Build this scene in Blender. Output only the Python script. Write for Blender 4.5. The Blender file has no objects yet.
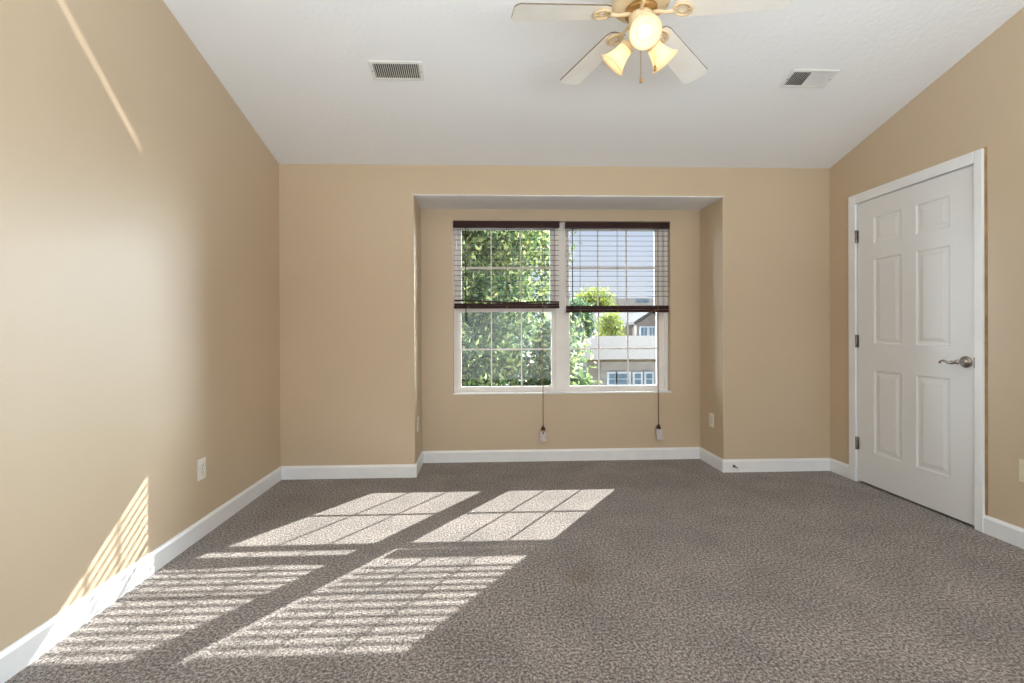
import bpy, bmesh, math, random
import numpy as np
from mathutils import Vector, Matrix

random.seed(7)
C = bpy.context.scene.collection
S = bpy.context.scene
PI = math.pi

# ------------------------------------------------------------------ camera
YAW, PITCH, ROLL, HC, FPX = 0.0364, -0.0023, -0.0046, 1.1245, 455.0
PCX, PCY = -10.894, -9.42            # optical centre off the middle of the frame (shifted lens)


def ray(u, v):
    """direction from the camera through pixel (u, v), scaled to depth 1"""
    u -= 512 + PCX
    v -= 341.5 + PCY
    c, s = math.cos(-ROLL), math.sin(-ROLL)
    u, v = c*u - s*v, s*u + c*v
    x, z = u/FPX, -v/FPX
    c, s = math.cos(PITCH), math.sin(PITCH)
    D, Z = c - s*z, s + c*z
    c, s = math.cos(YAW), math.sin(YAW)
    return Vector((c*x + s*D, -s*x + c*D, Z))


def aty(u, v, y):
    r = ray(u, v)
    return r*(y/r.y) + Vector((0, 0, HC))


cam_d = bpy.data.cameras.new('camera')
cam = bpy.data.objects.new('camera', cam_d)
C.objects.link(cam)
_F = ray(512 + PCX, 341.5 + PCY).normalized()
_R = (ray(612 + PCX, 341.5 + PCY) - ray(512 + PCX, 341.5 + PCY)).normalized()
_U = _R.cross(_F)
_m = Matrix((_R, _U, -_F)).transposed().to_4x4()
_m.translation = Vector((0, 0, HC))
cam.matrix_world = _m
cam_d.sensor_fit = 'HORIZONTAL'
cam_d.sensor_width = 36
cam_d.lens = FPX/1024*36
cam_d.shift_x = -PCX/1024
cam_d.shift_y = PCY/1024
cam_d.clip_start = 0.02
cam_d.clip_end = 500
S.camera = cam

SKY_PATCH = 47.0  # strength of the added sky patches
STREAK = 340  # power of the added streak spotlight
# ------------------------------------------------------------------ world, sun, added fill lights, exposure
w = bpy.data.worlds.new('sky')
S.world = w
w.use_nodes = True
nt = w.node_tree
bg = nt.nodes['Background']
tc = nt.nodes.new('ShaderNodeTexCoord')
sx = nt.nodes.new('ShaderNodeSeparateXYZ')
nt.links.new(tc.outputs['Generated'], sx.inputs[0])
cr = nt.nodes.new('ShaderNodeValToRGB')
cr.color_ramp.elements[0].position = 0.0
cr.color_ramp.elements[0].color = (0.80, 0.84, 0.95, 1)
cr.color_ramp.elements[1].position = 0.6
cr.color_ramp.elements[1].color = (0.42, 0.58, 0.95, 1)
nt.links.new(sx.outputs['Z'], cr.inputs[0])
# bright sky patches added out of view, to light the room through the window
vd = nt.nodes.new('ShaderNodeVectorMath')
vd.operation = 'DOT_PRODUCT'
vd.inputs[1].default_value = Vector((1.0, 0.60, 0.20)).normalized()
nt.links.new(tc.outputs['Generated'], vd.inputs[0])
mr = nt.nodes.new('ShaderNodeMapRange')
mr.interpolation_type = 'SMOOTHSTEP'
mr.inputs['From Min'].default_value = 0.845
mr.inputs['From Max'].default_value = 0.955
mr.inputs['To Min'].default_value = 0.0
mr.inputs['To Max'].default_value = SKY_PATCH
nt.links.new(vd.outputs['Value'], mr.inputs['Value'])
gl = nt.nodes.new('ShaderNodeVectorMath')
gl.operation = 'SCALE'
gl.inputs[0].default_value = (0.84, 0.92, 1.0)
vd2 = nt.nodes.new('ShaderNodeVectorMath')
vd2.operation = 'DOT_PRODUCT'
vd2.inputs[1].default_value = Vector((-1.0, 0.30, 0.20)).normalized()  # second added patch, on the left
nt.links.new(tc.outputs['Generated'], vd2.inputs[0])
mr2 = nt.nodes.new('ShaderNodeMapRange')
mr2.interpolation_type = 'SMOOTHSTEP'
mr2.inputs['From Min'].default_value = 0.845
mr2.inputs['From Max'].default_value = 0.955
mr2.inputs['To Max'].default_value = SKY_PATCH*1.2
nt.links.new(vd2.outputs['Value'], mr2.inputs['Value'])
sm = nt.nodes.new('ShaderNodeMath')
sm.operation = 'ADD'
nt.links.new(mr.outputs[0], sm.inputs[0])
nt.links.new(mr2.outputs[0], sm.inputs[1])
nt.links.new(sm.outputs[0], gl.inputs['Scale'])
ad = nt.nodes.new('ShaderNodeVectorMath')
ad.operation = 'ADD'
nt.links.new(cr.outputs[0], ad.inputs[0])
nt.links.new(gl.outputs[0], ad.inputs[1])
nt.links.new(ad.outputs[0], bg.inputs[0])
bg.inputs[1].default_value = 1.0

sun_d = bpy.data.lights.new('sun', 'SUN')
sun_d.energy = 18.0
sun_d.angle = math.radians(0.35)
sun_d.color = (1.0, 0.96, 0.90)
sun = bpy.data.objects.new('sun', sun_d)
C.objects.link(sun)
sun.rotation_euler = Vector((-0.905, -1.218, -1.0)).to_track_quat('-Z', 'Y').to_euler()
sun.location = (8, 10, 9)


def area(name, loc, direction, sx_, sy_, power, color):
    d = bpy.data.lights.new(name, 'AREA')
    d.shape = 'RECTANGLE'
    d.size, d.size_y = sx_, sy_
    d.energy = power
    d.color = color
    o = bpy.data.objects.new(name, d)
    C.objects.link(o)
    o.location = loc
    o.rotation_euler = Vector(direction).to_track_quat('-Z', 'Y').to_euler()
    return o


REAR = -2.4
# added fill lamp behind the camera, facing up to bounce off the ceiling
area('ceiling_bounce_fill', (0.6, REAR + 1.3, 0.9), (0, -0.12, 1), 3.4, 2.0, 235, (0.845, 0.935, 1.0))

# second added fill lamp, low at the rear and aimed forward
area('rear_low_fill', (0.6, REAR + 0.12, 0.82), (0, 1, 0.3), 3.4, 1.6, 46, (0.88, 0.94, 1.0))

# added spotlight narrowed to a thin fan, draws a streak on the left wall
gp = Vector((0.95, 3.86, 1.30))
gd = bpy.data.lights.new('wall_streak_spot', 'SPOT')
gd.energy = STREAK
gd.color = (1.0, 0.95, 0.88)
gd.shadow_soft_size = 0.002
gd.spot_size = math.radians(37)
gd.spot_blend = 0.25
go = bpy.data.objects.new('wall_streak_spot', gd)
C.objects.link(go)
go.location = gp
ga = Vector((-1.563, 2.173, 1.926)) - gp
gb = Vector((-1.563, 1.743, 2.356)) - gp
go.rotation_euler = (Vector((-1.563, 1.1, 3.0)) - gp).to_track_quat('-Z', 'Y').to_euler()
gd.use_nodes = True
gt = gd.node_tree
ge = gt.nodes['Emission']
gg = gt.nodes.new('ShaderNodeNewGeometry')
gv = gt.nodes.new('ShaderNodeVectorMath')
gv.operation = 'DOT_PRODUCT'
gv.inputs[1].default_value = ga.cross(gb).normalized()
gt.links.new(gg.outputs['Incoming'], gv.inputs[0])
gab = gt.nodes.new('ShaderNodeMath')
gab.operation = 'ABSOLUTE'
gt.links.new(gv.outputs['Value'], gab.inputs[0])
gm = gt.nodes.new('ShaderNodeMapRange')
gm.interpolation_type = 'SMOOTHSTEP'
gm.inputs['From Min'].default_value = 0.0085
gm.inputs['From Max'].default_value = 0.0008
gt.links.new(gab.outputs[0], gm.inputs['Value'])
gt.links.new(gm.outputs[0], ge.inputs['Strength'])

S.view_settings.view_transform = 'Standard'
S.view_settings.look = 'None'
S.view_settings.gamma = 1
S.view_settings.use_curve_mapping = False
S.view_settings.exposure = 0.0
S.cycles.max_bounces = 10
S.cycles.diffuse_bounces = 6
S.cycles.transparent_max_bounces = 16
S.cycles.use_denoising = True
S.cycles.sample_clamp_indirect = 6
S.cycles.caustics_reflective = False
S.cycles.caustics_refractive = False

# ------------------------------------------------------------------ materials


def srgb(r, g, b):
    f = lambda c: (c/255/12.92) if c/255 <= 0.04045 else ((c/255 + 0.055)/1.055)**2.4
    return (f(r), f(g), f(b), 1)


def mat(name, col, rough=0.5, metal=0.0, spec=0.5, bump=None, vary=None, emit=None, trans=0.0):
    """bump=(scale, strength, distance)  vary=(scale, other colour, detail)"""
    m = bpy.data.materials.new(name)
    m.use_nodes = True
    t = m.node_tree
    b = t.nodes['Principled BSDF']
    b.inputs['Base Color'].default_value = col
    b.inputs['Roughness'].default_value = rough
    b.inputs['Metallic'].default_value = metal
    b.inputs['Specular IOR Level'].default_value = spec
    tcn = t.nodes.new('ShaderNodeTexCoord')
    if vary:
        n = t.nodes.new('ShaderNodeTexNoise')
        n.inputs['Scale'].default_value = vary[0]
        n.inputs['Detail'].default_value = vary[2]
        t.links.new(tcn.outputs['Object'], n.inputs['Vector'])
        r = t.nodes.new('ShaderNodeValToRGB')
        r.color_ramp.elements[0].position = 0.35
        r.color_ramp.elements[1].position = 0.65
        r.color_ramp.elements[0].color = col
        r.color_ramp.elements[1].color = vary[1]
        t.links.new(n.outputs['Fac'], r.inputs[0])
        t.links.new(r.outputs[0], b.inputs['Base Color'])
    if bump:
        n = t.nodes.new('ShaderNodeTexNoise')
        n.inputs['Scale'].default_value = bump[0]
        n.inputs['Detail'].default_value = 3
        t.links.new(tcn.outputs['Object'], n.inputs['Vector'])
        bp = t.nodes.new('ShaderNodeBump')
        bp.inputs['Strength'].default_value = bump[1]
        bp.inputs['Distance'].default_value = bump[2]
        t.links.new(n.outputs['Fac'], bp.inputs['Height'])
        t.links.new(bp.outputs[0], b.inputs['Normal'])
    if emit:
        b.inputs['Emission Color'].default_value = emit[0]
        b.inputs['Emission Strength'].default_value = emit[1]
    return m


M = {}
M['wall'] = mat('tan_wall_paint', srgb(202, 184, 159), 0.42, spec=0.5, bump=(140, 0.12, 0.002),
                vary=(1.3, srgb(199, 181, 155), 2))
M['ceil'] = mat('white_ceiling_paint', srgb(234, 236, 238), 0.85, bump=(38, 0.35, 0.006))
M['trim'] = mat('white_trim_paint', srgb(237, 240, 243), 0.35, vary=(6, srgb(232, 235, 239), 2))
M['door'] = mat('white_door_paint', srgb(228, 230, 232), 0.38, bump=(220, 0.05, 0.001))
M['vinyl'] = mat('white_vinyl_frame', srgb(240, 238, 236), 0.35, vary=(9, srgb(234, 232, 230), 2))
M['blind'] = mat('dark_brown_blind', srgb(56, 25, 23), 0.5, spec=0.25, vary=(14, srgb(42, 20, 21), 3))
M['cord'] = mat('brown_cord', srgb(132, 100, 68), 0.8, bump=(300, 0.3, 0.001))
M['tassel'] = mat('brown_wood_tassel', srgb(56, 22, 10), 0.4, vary=(80, srgb(40, 14, 6), 2))
M['tag'] = mat('paper_tag', srgb(214, 206, 204), 0.7, vary=(60, srgb(190, 184, 190), 2))
M['nickel'] = mat('brushed_nickel', srgb(165, 160, 155), 0.25, metal=1.0, bump=(90, 0.05, 0.001))
M['hinge'] = mat('dark_hinge_metal', srgb(150, 145, 138), 0.4, metal=0.9, vary=(60, srgb(116, 112, 106), 2))
M['plate'] = mat('white_plastic_plate', srgb(232, 231, 224), 0.35, vary=(30, srgb(226, 225, 218), 1))
M['cream'] = mat('cream_plastic_plate', srgb(226, 219, 196), 0.35, vary=(30, srgb(220, 212, 190), 1))
M['slot'] = mat('dark_slot', srgb(70, 66, 60), 0.6, vary=(90, srgb(52, 50, 46), 1))
M['vent'] = mat('white_vent_metal', srgb(226, 226, 224), 0.45, vary=(20, srgb(220, 220, 218), 1))
M['void'] = mat('dark_duct', srgb(48, 48, 48), 0.8, vary=(20, srgb(36, 36, 36), 1))
M['fan'] = mat('almond_fan_enamel', srgb(222, 203, 168), 0.35, vary=(12, srgb(214, 192, 154), 2))
M['fan_gold'] = mat('antique_brass_edge', srgb(186, 148, 92), 0.35, metal=0.5, vary=(40, srgb(150, 112, 62), 2))
M['blade'] = mat('off_white_blade', srgb(243, 241, 236), 0.4, vary=(9, srgb(238, 235, 228), 2))
M['blade_edge'] = mat('brown_blade_edge', srgb(120, 104, 84), 0.5, vary=(30, srgb(100, 86, 68), 2))
M['bulb'] = mat('glowing_bulb', (1, 0.95, 0.82, 1), 0.3, emit=((1.0, 0.92, 0.78, 1), 2.6), vary=(10, (1, 0.94, 0.8, 1), 1))
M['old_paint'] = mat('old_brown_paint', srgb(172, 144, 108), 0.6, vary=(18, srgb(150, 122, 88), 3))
M['wood_dark'] = mat('dark_gap', srgb(40, 36, 32), 0.9, vary=(20, srgb(30, 28, 26), 1))


def shade_glass():
    m = bpy.data.materials.new('frosted_amber_shade')
    m.use_nodes = True
    t = m.node_tree
    b = t.nodes['Principled BSDF']
    b.inputs['Base Color'].default_value = srgb(252, 236, 204)
    b.inputs['Roughness'].default_value = 0.35
    tr = t.nodes.new('ShaderNodeBsdfTranslucent')
    n = t.nodes.new('ShaderNodeTexNoise')
    n.inputs['Scale'].default_value = 18
    r = t.nodes.new('ShaderNodeValToRGB')
    r.color_ramp.elements[0].color = srgb(255, 244, 224)
    r.color_ramp.elements[1].color = srgb(255, 238, 208)
    t.links.new(n.outputs['Fac'], r.inputs[0])
    t.links.new(r.outputs[0], tr.inputs['Color'])
    mx = t.nodes.new('ShaderNodeMixShader')
    mx.inputs[0].default_value = 0.6
    out = t.nodes['Material Output']
    t.links.new(b.outputs[0], mx.inputs[1])
    t.links.new(tr.outputs[0], mx.inputs[2])
    t.links.new(mx.outputs[0], out.inputs[0])
    return m


def pane_glass():
    m = bpy.data.materials.new('window_glass')
    m.use_nodes = True
    t = m.node_tree
    t.nodes.remove(t.nodes['Principled BSDF'])
    tr = t.nodes.new('ShaderNodeBsdfTransparent')
    tr.inputs[0].default_value = (0.96, 0.98, 0.97, 1)
    gl = t.nodes.new('ShaderNodeBsdfGlossy')
    gl.inputs['Roughness'].default_value = 0.02
    n = t.nodes.new('ShaderNodeTexNoise')
    n.inputs['Scale'].default_value = 3
    lw = t.nodes.new('ShaderNodeFresnel')
    lw.inputs[0].default_value = 1.3
    ml = t.nodes.new('ShaderNodeMath')
    ml.operation = 'MULTIPLY_ADD'
    ml.inputs[1].default_value = 0.02
    t.links.new(n.outputs['Fac'], ml.inputs[0])
    t.links.new(lw.outputs[0], ml.inputs[2])
    mx = t.nodes.new('ShaderNodeMixShader')
    t.links.new(ml.outputs[0], mx.inputs[0])
    t.links.new(tr.outputs[0], mx.inputs[1])
    t.links.new(gl.outputs[0], mx.inputs[2])
    t.links.new(mx.outputs[0], t.nodes['Material Output'].inputs[0])
    return m


def carpet():
    m = bpy.data.materials.new('grey_brown_carpet')
    m.use_nodes = True
    t = m.node_tree
    b = t.nodes['Principled BSDF']
    b.inputs['Roughness'].default_value = 0.95
    b.inputs['Specular IOR Level'].default_value = 0.1
    b.inputs['Sheen Weight'].default_value = 0.15
    tcn = t.nodes.new('ShaderNodeTexCoord')
    n1 = t.nodes.new('ShaderNodeTexNoise')      # yarn tufts
    n1.inputs['Scale'].default_value = 98
    n1.inputs['Detail'].default_value = 4
    n1.inputs['Roughness'].default_value = 0.88
    t.links.new(tcn.outputs['Object'], n1.inputs['Vector'])
    r = t.nodes.new('ShaderNodeValToRGB')
    e = r.color_ramp.elements
    e[0].position, e[0].color = 0.395, srgb(66, 60, 57)
    e[1].position, e[1].color = 0.605, srgb(204, 200, 197)
    e2 = e.new(0.5)
    e2.color = srgb(139, 131, 128)
    t.links.new(n1.outputs['Fac'], r.inputs[0])
    n2 = t.nodes.new('ShaderNodeTexNoise')      # trodden pile, larger patches
    n2.inputs['Scale'].default_value = 3.5
    n2.inputs['Detail'].default_value = 4
    t.links.new(tcn.outputs['Object'], n2.inputs['Vector'])
    r2 = t.nodes.new('ShaderNodeValToRGB')
    r2.color_ramp.elements[0].position = 0.3
    r2.color_ramp.elements[0].color = (0.80, 0.80, 0.80, 1)
    r2.color_ramp.elements[1].position = 0.7
    r2.color_ramp.elements[1].color = (1.08, 1.06, 1.05, 1)
    t.links.new(n2.outputs['Fac'], r2.inputs[0])
    mx = t.nodes.new('ShaderNodeMixRGB')
    mx.blend_type = 'MULTIPLY'
    mx.inputs[0].default_value = 1
    t.links.new(r.outputs[0], mx.inputs[1])
    t.links.new(r2.outputs[0], mx.inputs[2])
    last = mx.outputs[0]
    for cx_, cy_, rr_ in ((0.42, 2.06, 0.10), (0.60, 1.38, 0.07)):      # faint brown stains
        vm = t.nodes.new('ShaderNodeVectorMath')
        vm.operation = 'DISTANCE'
        vm.inputs[1].default_value = (cx_, cy_, 0)
        t.links.new(tcn.outputs['Object'], vm.inputs[0])
        mr_ = t.nodes.new('ShaderNodeMapRange')
        mr_.inputs['From Min'].default_value = rr_
        mr_.inputs['From Max'].default_value = rr_*0.2
        mr_.inputs['To Max'].default_value = 0.35
        t.links.new(vm.outputs['Value'], mr_.inputs['Value'])
        m2 = t.nodes.new('ShaderNodeMixRGB')
        m2.inputs[2].default_value = srgb(118, 92, 66)
        t.links.new(mr_.outputs[0], m2.inputs[0])
        t.links.new(last, m2.inputs[1])
        last = m2.outputs[0]
    t.links.new(last, b.inputs['Base Color'])
    n3 = t.nodes.new('ShaderNodeTexNoise')
    n3.inputs['Scale'].default_value = 190
    n3.inputs['Detail'].default_value = 3
    t.links.new(tcn.outputs['Object'], n3.inputs['Vector'])
    bp = t.nodes.new('ShaderNodeBump')
    bp.inputs['Strength'].default_value = 0.7
    bp.inputs['Distance'].default_value = 0.012
    t.links.new(n3.outputs['Fac'], bp.inputs['Height'])
    t.links.new(bp.outputs[0], b.inputs['Normal'])
    return m


def leafmat(name, c1, c2, c3):
    m = bpy.data.materials.new(name)
    m.use_nodes = True
    t = m.node_tree
    b = t.nodes['Principled BSDF']
    b.inputs['Roughness'].default_value = 0.5
    g = t.nodes.new('ShaderNodeNewGeometry')
    r = t.nodes.new('ShaderNodeValToRGB')
    e = r.color_ramp.elements
    e[0].color, e[1].color = c1, c3
    e.new(0.6).color = c2
    t.links.new(g.outputs['Random Per Island'], r.inputs[0])
    t.links.new(r.outputs[0], b.inputs['Base Color'])
    tr = t.nodes.new('ShaderNodeBsdfTranslucent')
    t.links.new(r.outputs[0], tr.inputs['Color'])
    mx = t.nodes.new('ShaderNodeMixShader')
    mx.inputs[0].default_value = 0.5
    t.links.new(b.outputs[0], mx.inputs[1])
    t.links.new(tr.outputs[0], mx.inputs[2])
    t.links.new(mx.outputs[0], t.nodes['Material Output'].inputs[0])
    return m


def shingles(name, c1, c2, rows):
    m = bpy.data.materials.new(name)
    m.use_nodes = True
    t = m.node_tree
    b = t.nodes['Principled BSDF']
    b.inputs['Roughness'].default_value = 0.9
    tcn = t.nodes.new('ShaderNodeTexCoord')
    br = t.nodes.new('ShaderNodeTexBrick')
    br.inputs['Color1'].default_value = c1
    br.inputs['Color2'].default_value = c2
    br.inputs['Mortar'].default_value = tuple(x*0.75 for x in c1[:3]) + (1,)
    br.inputs['Scale'].default_value = rows
    t.links.new(tcn.outputs['Object'], br.inputs['Vector'])
    t.links.new(br.outputs[0], b.inputs['Base Color'])
    return m


M['shade'] = shade_glass()
M['glass'] = pane_glass()
M['carpet'] = carpet()
M['leaf'] = leafmat('fresh_green_leaves', srgb(44, 70, 54), srgb(92, 118, 66), srgb(200, 206, 136))
M['leaf2'] = leafmat('yellow_green_leaves', srgb(84, 106, 44), srgb(124, 138, 52), srgb(168, 172, 76))
M['leaf3'] = leafmat('blue_green_leaves', srgb(46, 74, 60), srgb(70, 102, 72), srgb(104, 134, 88))
M['bark'] = mat('bark', srgb(92, 80, 66), 0.9, bump=(30, 0.8, 0.02), vary=(12, srgb(70, 60, 50), 4))
M['roof'] = shingles('grey_shingles', srgb(74, 72, 71), srgb(66, 64, 64), 5)
M['roof2'] = shingles('pale_shingles', srgb(78, 78, 79), srgb(70, 70, 71), 4)
M['siding'] = mat('grey_siding', srgb(176, 170, 164), 0.8, vary=(3, srgb(164, 158, 154), 3))
M['siding2'] = mat('taupe_siding', srgb(142, 132, 126), 0.8, vary=(3, srgb(130, 122, 118), 3))
M['stone'] = mat('brown_eave', srgb(126, 110, 90), 0.9, vary=(5, srgb(98, 86, 72), 4))
M['housewin'] = mat('blue_grey_window', srgb(96, 118, 138), 0.12, vary=(3, srgb(120, 140, 156), 2))
M['housetrim'] = mat('white_house_trim', srgb(214, 218, 224), 0.6, vary=(4, srgb(204, 210, 218), 2))
M['pale_ground'] = mat('ground', srgb(196, 192, 182), 0.95, vary=(0.5, srgb(180, 178, 168), 5))  # ground kept pale so it bounces light up into the room

# ------------------------------------------------------------------ mesh helpers


class MB:
    """collects shapes and links them as ONE mesh object"""

    def __init__(self):
        self.bm = bmesh.new()

    def face(self, pts, mi=0):
        vs = [self.bm.verts.new(p) for p in pts]
        f = self.bm.faces.new(vs)
        f.material_index = mi
        return f

    def box(self, a, b, mi=0):
        x0, x1 = sorted((a[0], b[0]))
        y0, y1 = sorted((a[1], b[1]))
        z0, z1 = sorted((a[2], b[2]))
        v = [self.bm.verts.new(p) for p in ((x0, y0, z0), (x1, y0, z0), (x1, y1, z0), (x0, y1, z0),
                                            (x0, y0, z1), (x1, y0, z1), (x1, y1, z1), (x0, y1, z1))]
        for q in ((0, 3, 2, 1), (4, 5, 6, 7), (0, 1, 5, 4), (1, 2, 6, 5), (2, 3, 7, 6), (3, 0, 4, 7)):
            self.bm.faces.new([v[i] for i in q]).material_index = mi
        return self

    def prism(self, poly, ext, mi=0):
        """polygon (list of 3D points) extruded by the vector ext"""
        ext = Vector(ext)
        a = [self.bm.verts.new(p) for p in poly]
        b = [self.bm.verts.new(Vector(p) + ext) for p in poly]
        n = len(poly)
        self.bm.faces.new(a).material_index = mi
        self.bm.faces.new(b[::-1]).material_index = mi
        for i in range(n):
            self.bm.faces.new([a[i], b[i], b[(i+1) % n], a[(i+1) % n]]).material_index = mi
        return self

    def lathe(self, prof, origin=(0, 0, 0), axis=(0, 0, 1), n=28, mi=0, smooth=True):
        """prof: list of (radius, height along axis)"""
        q = Vector(axis).normalized().to_track_quat('Z', 'X').to_matrix()
        o = Vector(origin)
        rings = []
        for r, h in prof:
            if r < 1e-6:
                rings.append([self.bm.verts.new(o + q @ Vector((0, 0, h)))])
            else:
                rings.append([self.bm.verts.new(o + q @ Vector((r*math.cos(2*PI*k/n), r*math.sin(2*PI*k/n), h)))
                              for k in range(n)])
        for A, B in zip(rings, rings[1:]):
            for k in range(n):
                k2 = (k+1) % n
                if len(A) == 1 and len(B) == 1:
                    continue
                if len(A) == 1:
                    f = self.bm.faces.new([A[0], B[k], B[k2]])
                elif len(B) == 1:
                    f = self.bm.faces.new([A[k], B[0], A[k2]])
                else:
                    f = self.bm.faces.new([A[k], B[k], B[k2], A[k2]])
                f.smooth = smooth
                f.material_index = mi
        return self

    def tube(self, pts, rad, n=10, mi=0, closed=False):
        pts = [Vector(p) for p in pts]
        rads = rad if isinstance(rad, (list, tuple)) else [rad]*len(pts)
        rings = []
        up = Vector((0, 0, 1))
        m = len(pts)
        for i, p in enumerate(pts):
            if closed:
                d = pts[(i+1) % m] - pts[i-1]
            else:
                d = pts[min(i+1, m-1)] - pts[max(i-1, 0)]
            d.normalize()
            a = d.cross(up)
            if a.length < 0.05:
                a = d.cross(Vector((1, 0, 0)))
            a.normalize()
            b = d.cross(a)
            rings.append([self.bm.verts.new(p + (a*math.cos(2*PI*k/n) + b*math.sin(2*PI*k/n))*rads[i])
                          for k in range(n)])
        rng = range(m if closed else m-1)
        for i in rng:
            A, B = rings[i], rings[(i+1) % m]
            for k in range(n):
                f = self.bm.faces.new([A[k], A[(k+1) % n], B[(k+1) % n], B[k]])
                f.smooth = True
                f.material_index = mi
        if not closed:
            self.bm.faces.new(rings[0][::-1]).material_index = mi
            self.bm.faces.new(rings[-1]).material_index = mi
        return self

    def build(self, name, mats, parent=None, bevel=0, xf=None, recalc=True):
        bm = self.bm
        if xf is not None:
            bm.transform(xf)
        if recalc:
            bmesh.ops.recalc_face_normals(bm, faces=bm.faces)
        off = Vector((0, 0, 0))
        if parent is not None:
            off = WORLD.get(parent.name, Vector((0, 0, 0)))
            bmesh.ops.translate(bm, verts=bm.verts, vec=-off)
        me = bpy.data.meshes.new(name)
        bm.to_mesh(me)
        bm.free()
        for mm in (mats if isinstance(mats, (list, tuple)) else [mats]):
            me.materials.append(mm)
        o = bpy.data.objects.new(name, me)
        C.objects.link(o)
        if parent is not None:
            o.parent = parent
            WORLD[o.name] = off
        if bevel:
            md = o.modifiers.new('bevel', 'BEVEL')
            md.width = bevel
            md.segments = 2
            md.limit_method = 'ANGLE'
        return o


WORLD = {}


def empty(name, loc):
    o = bpy.data.objects.new(name, None)
    o.empty_display_size = 0.05
    o.location = loc
    C.objects.link(o)
    WORLD[o.name] = Vector(loc)
    return o


def tag(o, label, cat, group=None):
    o['label'] = label
    o['category'] = cat
    if group:
        o['group'] = group
    return o


def struct(o, label=None):
    o['kind'] = 'structure'
    if label:
        o['label'] = label
    return o


# ------------------------------------------------------------------ room dimensions
XL, XR, YB, H, SL = -1.5627, 2.7544, 3.5335, 2.4086, 0.2719
AL, AR, AY, AZ = -0.5396, 1.8855, 3.9178, 2.1739
WL, WR, WB, WT = -0.268, 1.6233, 0.591, 2.0745
DY0, DY1, DZ = 2.4059, 3.3292, 2.1188
SY0, SY1, SZ = 2.4547, 3.2614, 2.047
T = 0.13


def cz(y):
    return H + SL*(YB - y)


# floor: one carpeted slab
mb = MB()
mb.box((XL-T, REAR-T, -0.12), (XR+1.2, AY+0.2, 0))
struct(mb.build('floor', M['carpet']), 'speckled grey brown carpet covering the whole room')

# ceiling: one sloping slab, rising from the window wall towards the camera
mb = MB()
y0, y1 = REAR-T, YB+T
mb.prism([(XL-T, y1, cz(y1)), (XL-T, y0, cz(y0)), (XL-T, y0, cz(y0)+0.15), (XL-T, y1, cz(y1)+0.15)], (XR-XL+2*T, 0, 0))
struct(mb.build('ceiling', M['ceil']), 'white sloping ceiling')

# side walls and rear wall (sloped tops)
mb = MB()
mb.prism([(XL, YB+T, 0), (XL, REAR-T, 0), (XL, REAR-T, cz(REAR-T)), (XL, YB+T, cz(YB+T))], (-T, 0, 0))
struct(mb.build('wall_left', M['wall']), 'long tan side wall with sunlight stripes near the floor')

OD0, OD1, ODZ = SY0-0.02, SY1+0.02, SZ+0.02          # rough opening of the door
mb = MB()
for ya, yb, za in ((REAR-T, OD0, 0), (OD0, OD1, ODZ), (OD1, YB+T, 0)):
    mb.prism([(XR, yb, za), (XR, ya, za), (XR, ya, cz(ya)), (XR, yb, cz(yb))], (T, 0, 0))
struct(mb.build('wall_right', M['wall']), 'tan side wall holding the white door')

mb = MB()
WX0, WX1, WZ0, WZ1 = -1.1, 2.3, 0.5, 2.5
zr = cz(REAR)
mb.box((XL, REAR-T, 0), (WX0, REAR, zr)).box((WX1, REAR-T, 0), (XR, REAR, zr))
mb.box((WX0, REAR-T, 0), (WX1, REAR, WZ0)).box((WX0, REAR-T, WZ1), (WX1, REAR, zr))
struct(mb.build('wall_rear', M['wall']))

# back wall with the opening of the alcove; rounded corner beads on the returns
mb = MB()
RB = 0.009
mb.box((XL, YB, 0), (AL-RB, YB+T, H)).box((AR+RB, YB, 0), (XR, YB+T, H)).box((AL-RB, YB, AZ+RB), (AR+RB, YB+T, H))
struct(mb.build('wall_back', M['wall']), 'tan back wall around the window alcove')


def bead(sgn):
    """plan outline of a return wall's front part with its round corner"""
    x = AL if sgn < 0 else AR
    pts = [(x+sgn*RB, YB+T), (x+sgn*RB, YB)]
    for i in range(1, 7):
        t_ = PI/2*i/6
        pts.append((x+sgn*(RB-RB*math.sin(t_)), YB+RB-RB*math.cos(t_)))
    pts.append((x, YB+T))
    return pts


for sgn, nm, lb in ((-1, 'wall_alcove_left', 'left return wall of the window alcove'), (1, 'wall_alcove_right', 'right return wall of the window alcove')):
    x = AL if sgn < 0 else AR
    mb = MB().prism([(a, b, 0) for a, b in bead(sgn)], (0, 0, AZ+RB*0.5))
    mb.box((x, YB+T, 0), (x+sgn*0.1, AY+0.16, AZ+0.1))
    struct(mb.build(nm, M['wall']), lb)
mb = MB().box((AL, YB+T, AZ), (AR, AY+0.16, AZ+0.1))
mb.prism([(AL-RB, b, AZ+(AL-a)) for a, b in bead(-1)], (AR-AL+2*RB, 0, 0))
struct(mb.build('ceiling', M['ceil']), 'white ceiling of the window alcove')
mb = MB()
yb_ = AY+0.16
mb.box((AL, AY, 0), (WL, yb_, AZ)).box((WR, AY, 0), (AR, yb_, AZ))
mb.box((WL, AY, 0), (WR, yb_, WB)).box((WL, AY, WT), (WR, yb_, AZ))
struct(mb.build('wall_alcove_back', M['wall']), 'tan alcove wall below and around the window')

# hall behind the door, dark
mb = MB()
mb.box((XR+1.0, OD0-0.3, 0), (XR+1.05, OD1+0.3, 2.3)).box((XR+T, OD0-0.3, 0), (XR+1.0, OD0-0.25, 2.3))
mb.box((XR+T, OD1+0.25, 0), (XR+1.0, OD1+0.3, 2.3)).box((XR+T, OD0-0.3, 2.25), (XR+1.05, OD1+0.3, 2.3))
struct(mb.build('wall_closet', M['wall']))

# ------------------------------------------------------------------ baseboards
BH, BT = 0.100, 0.013


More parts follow.
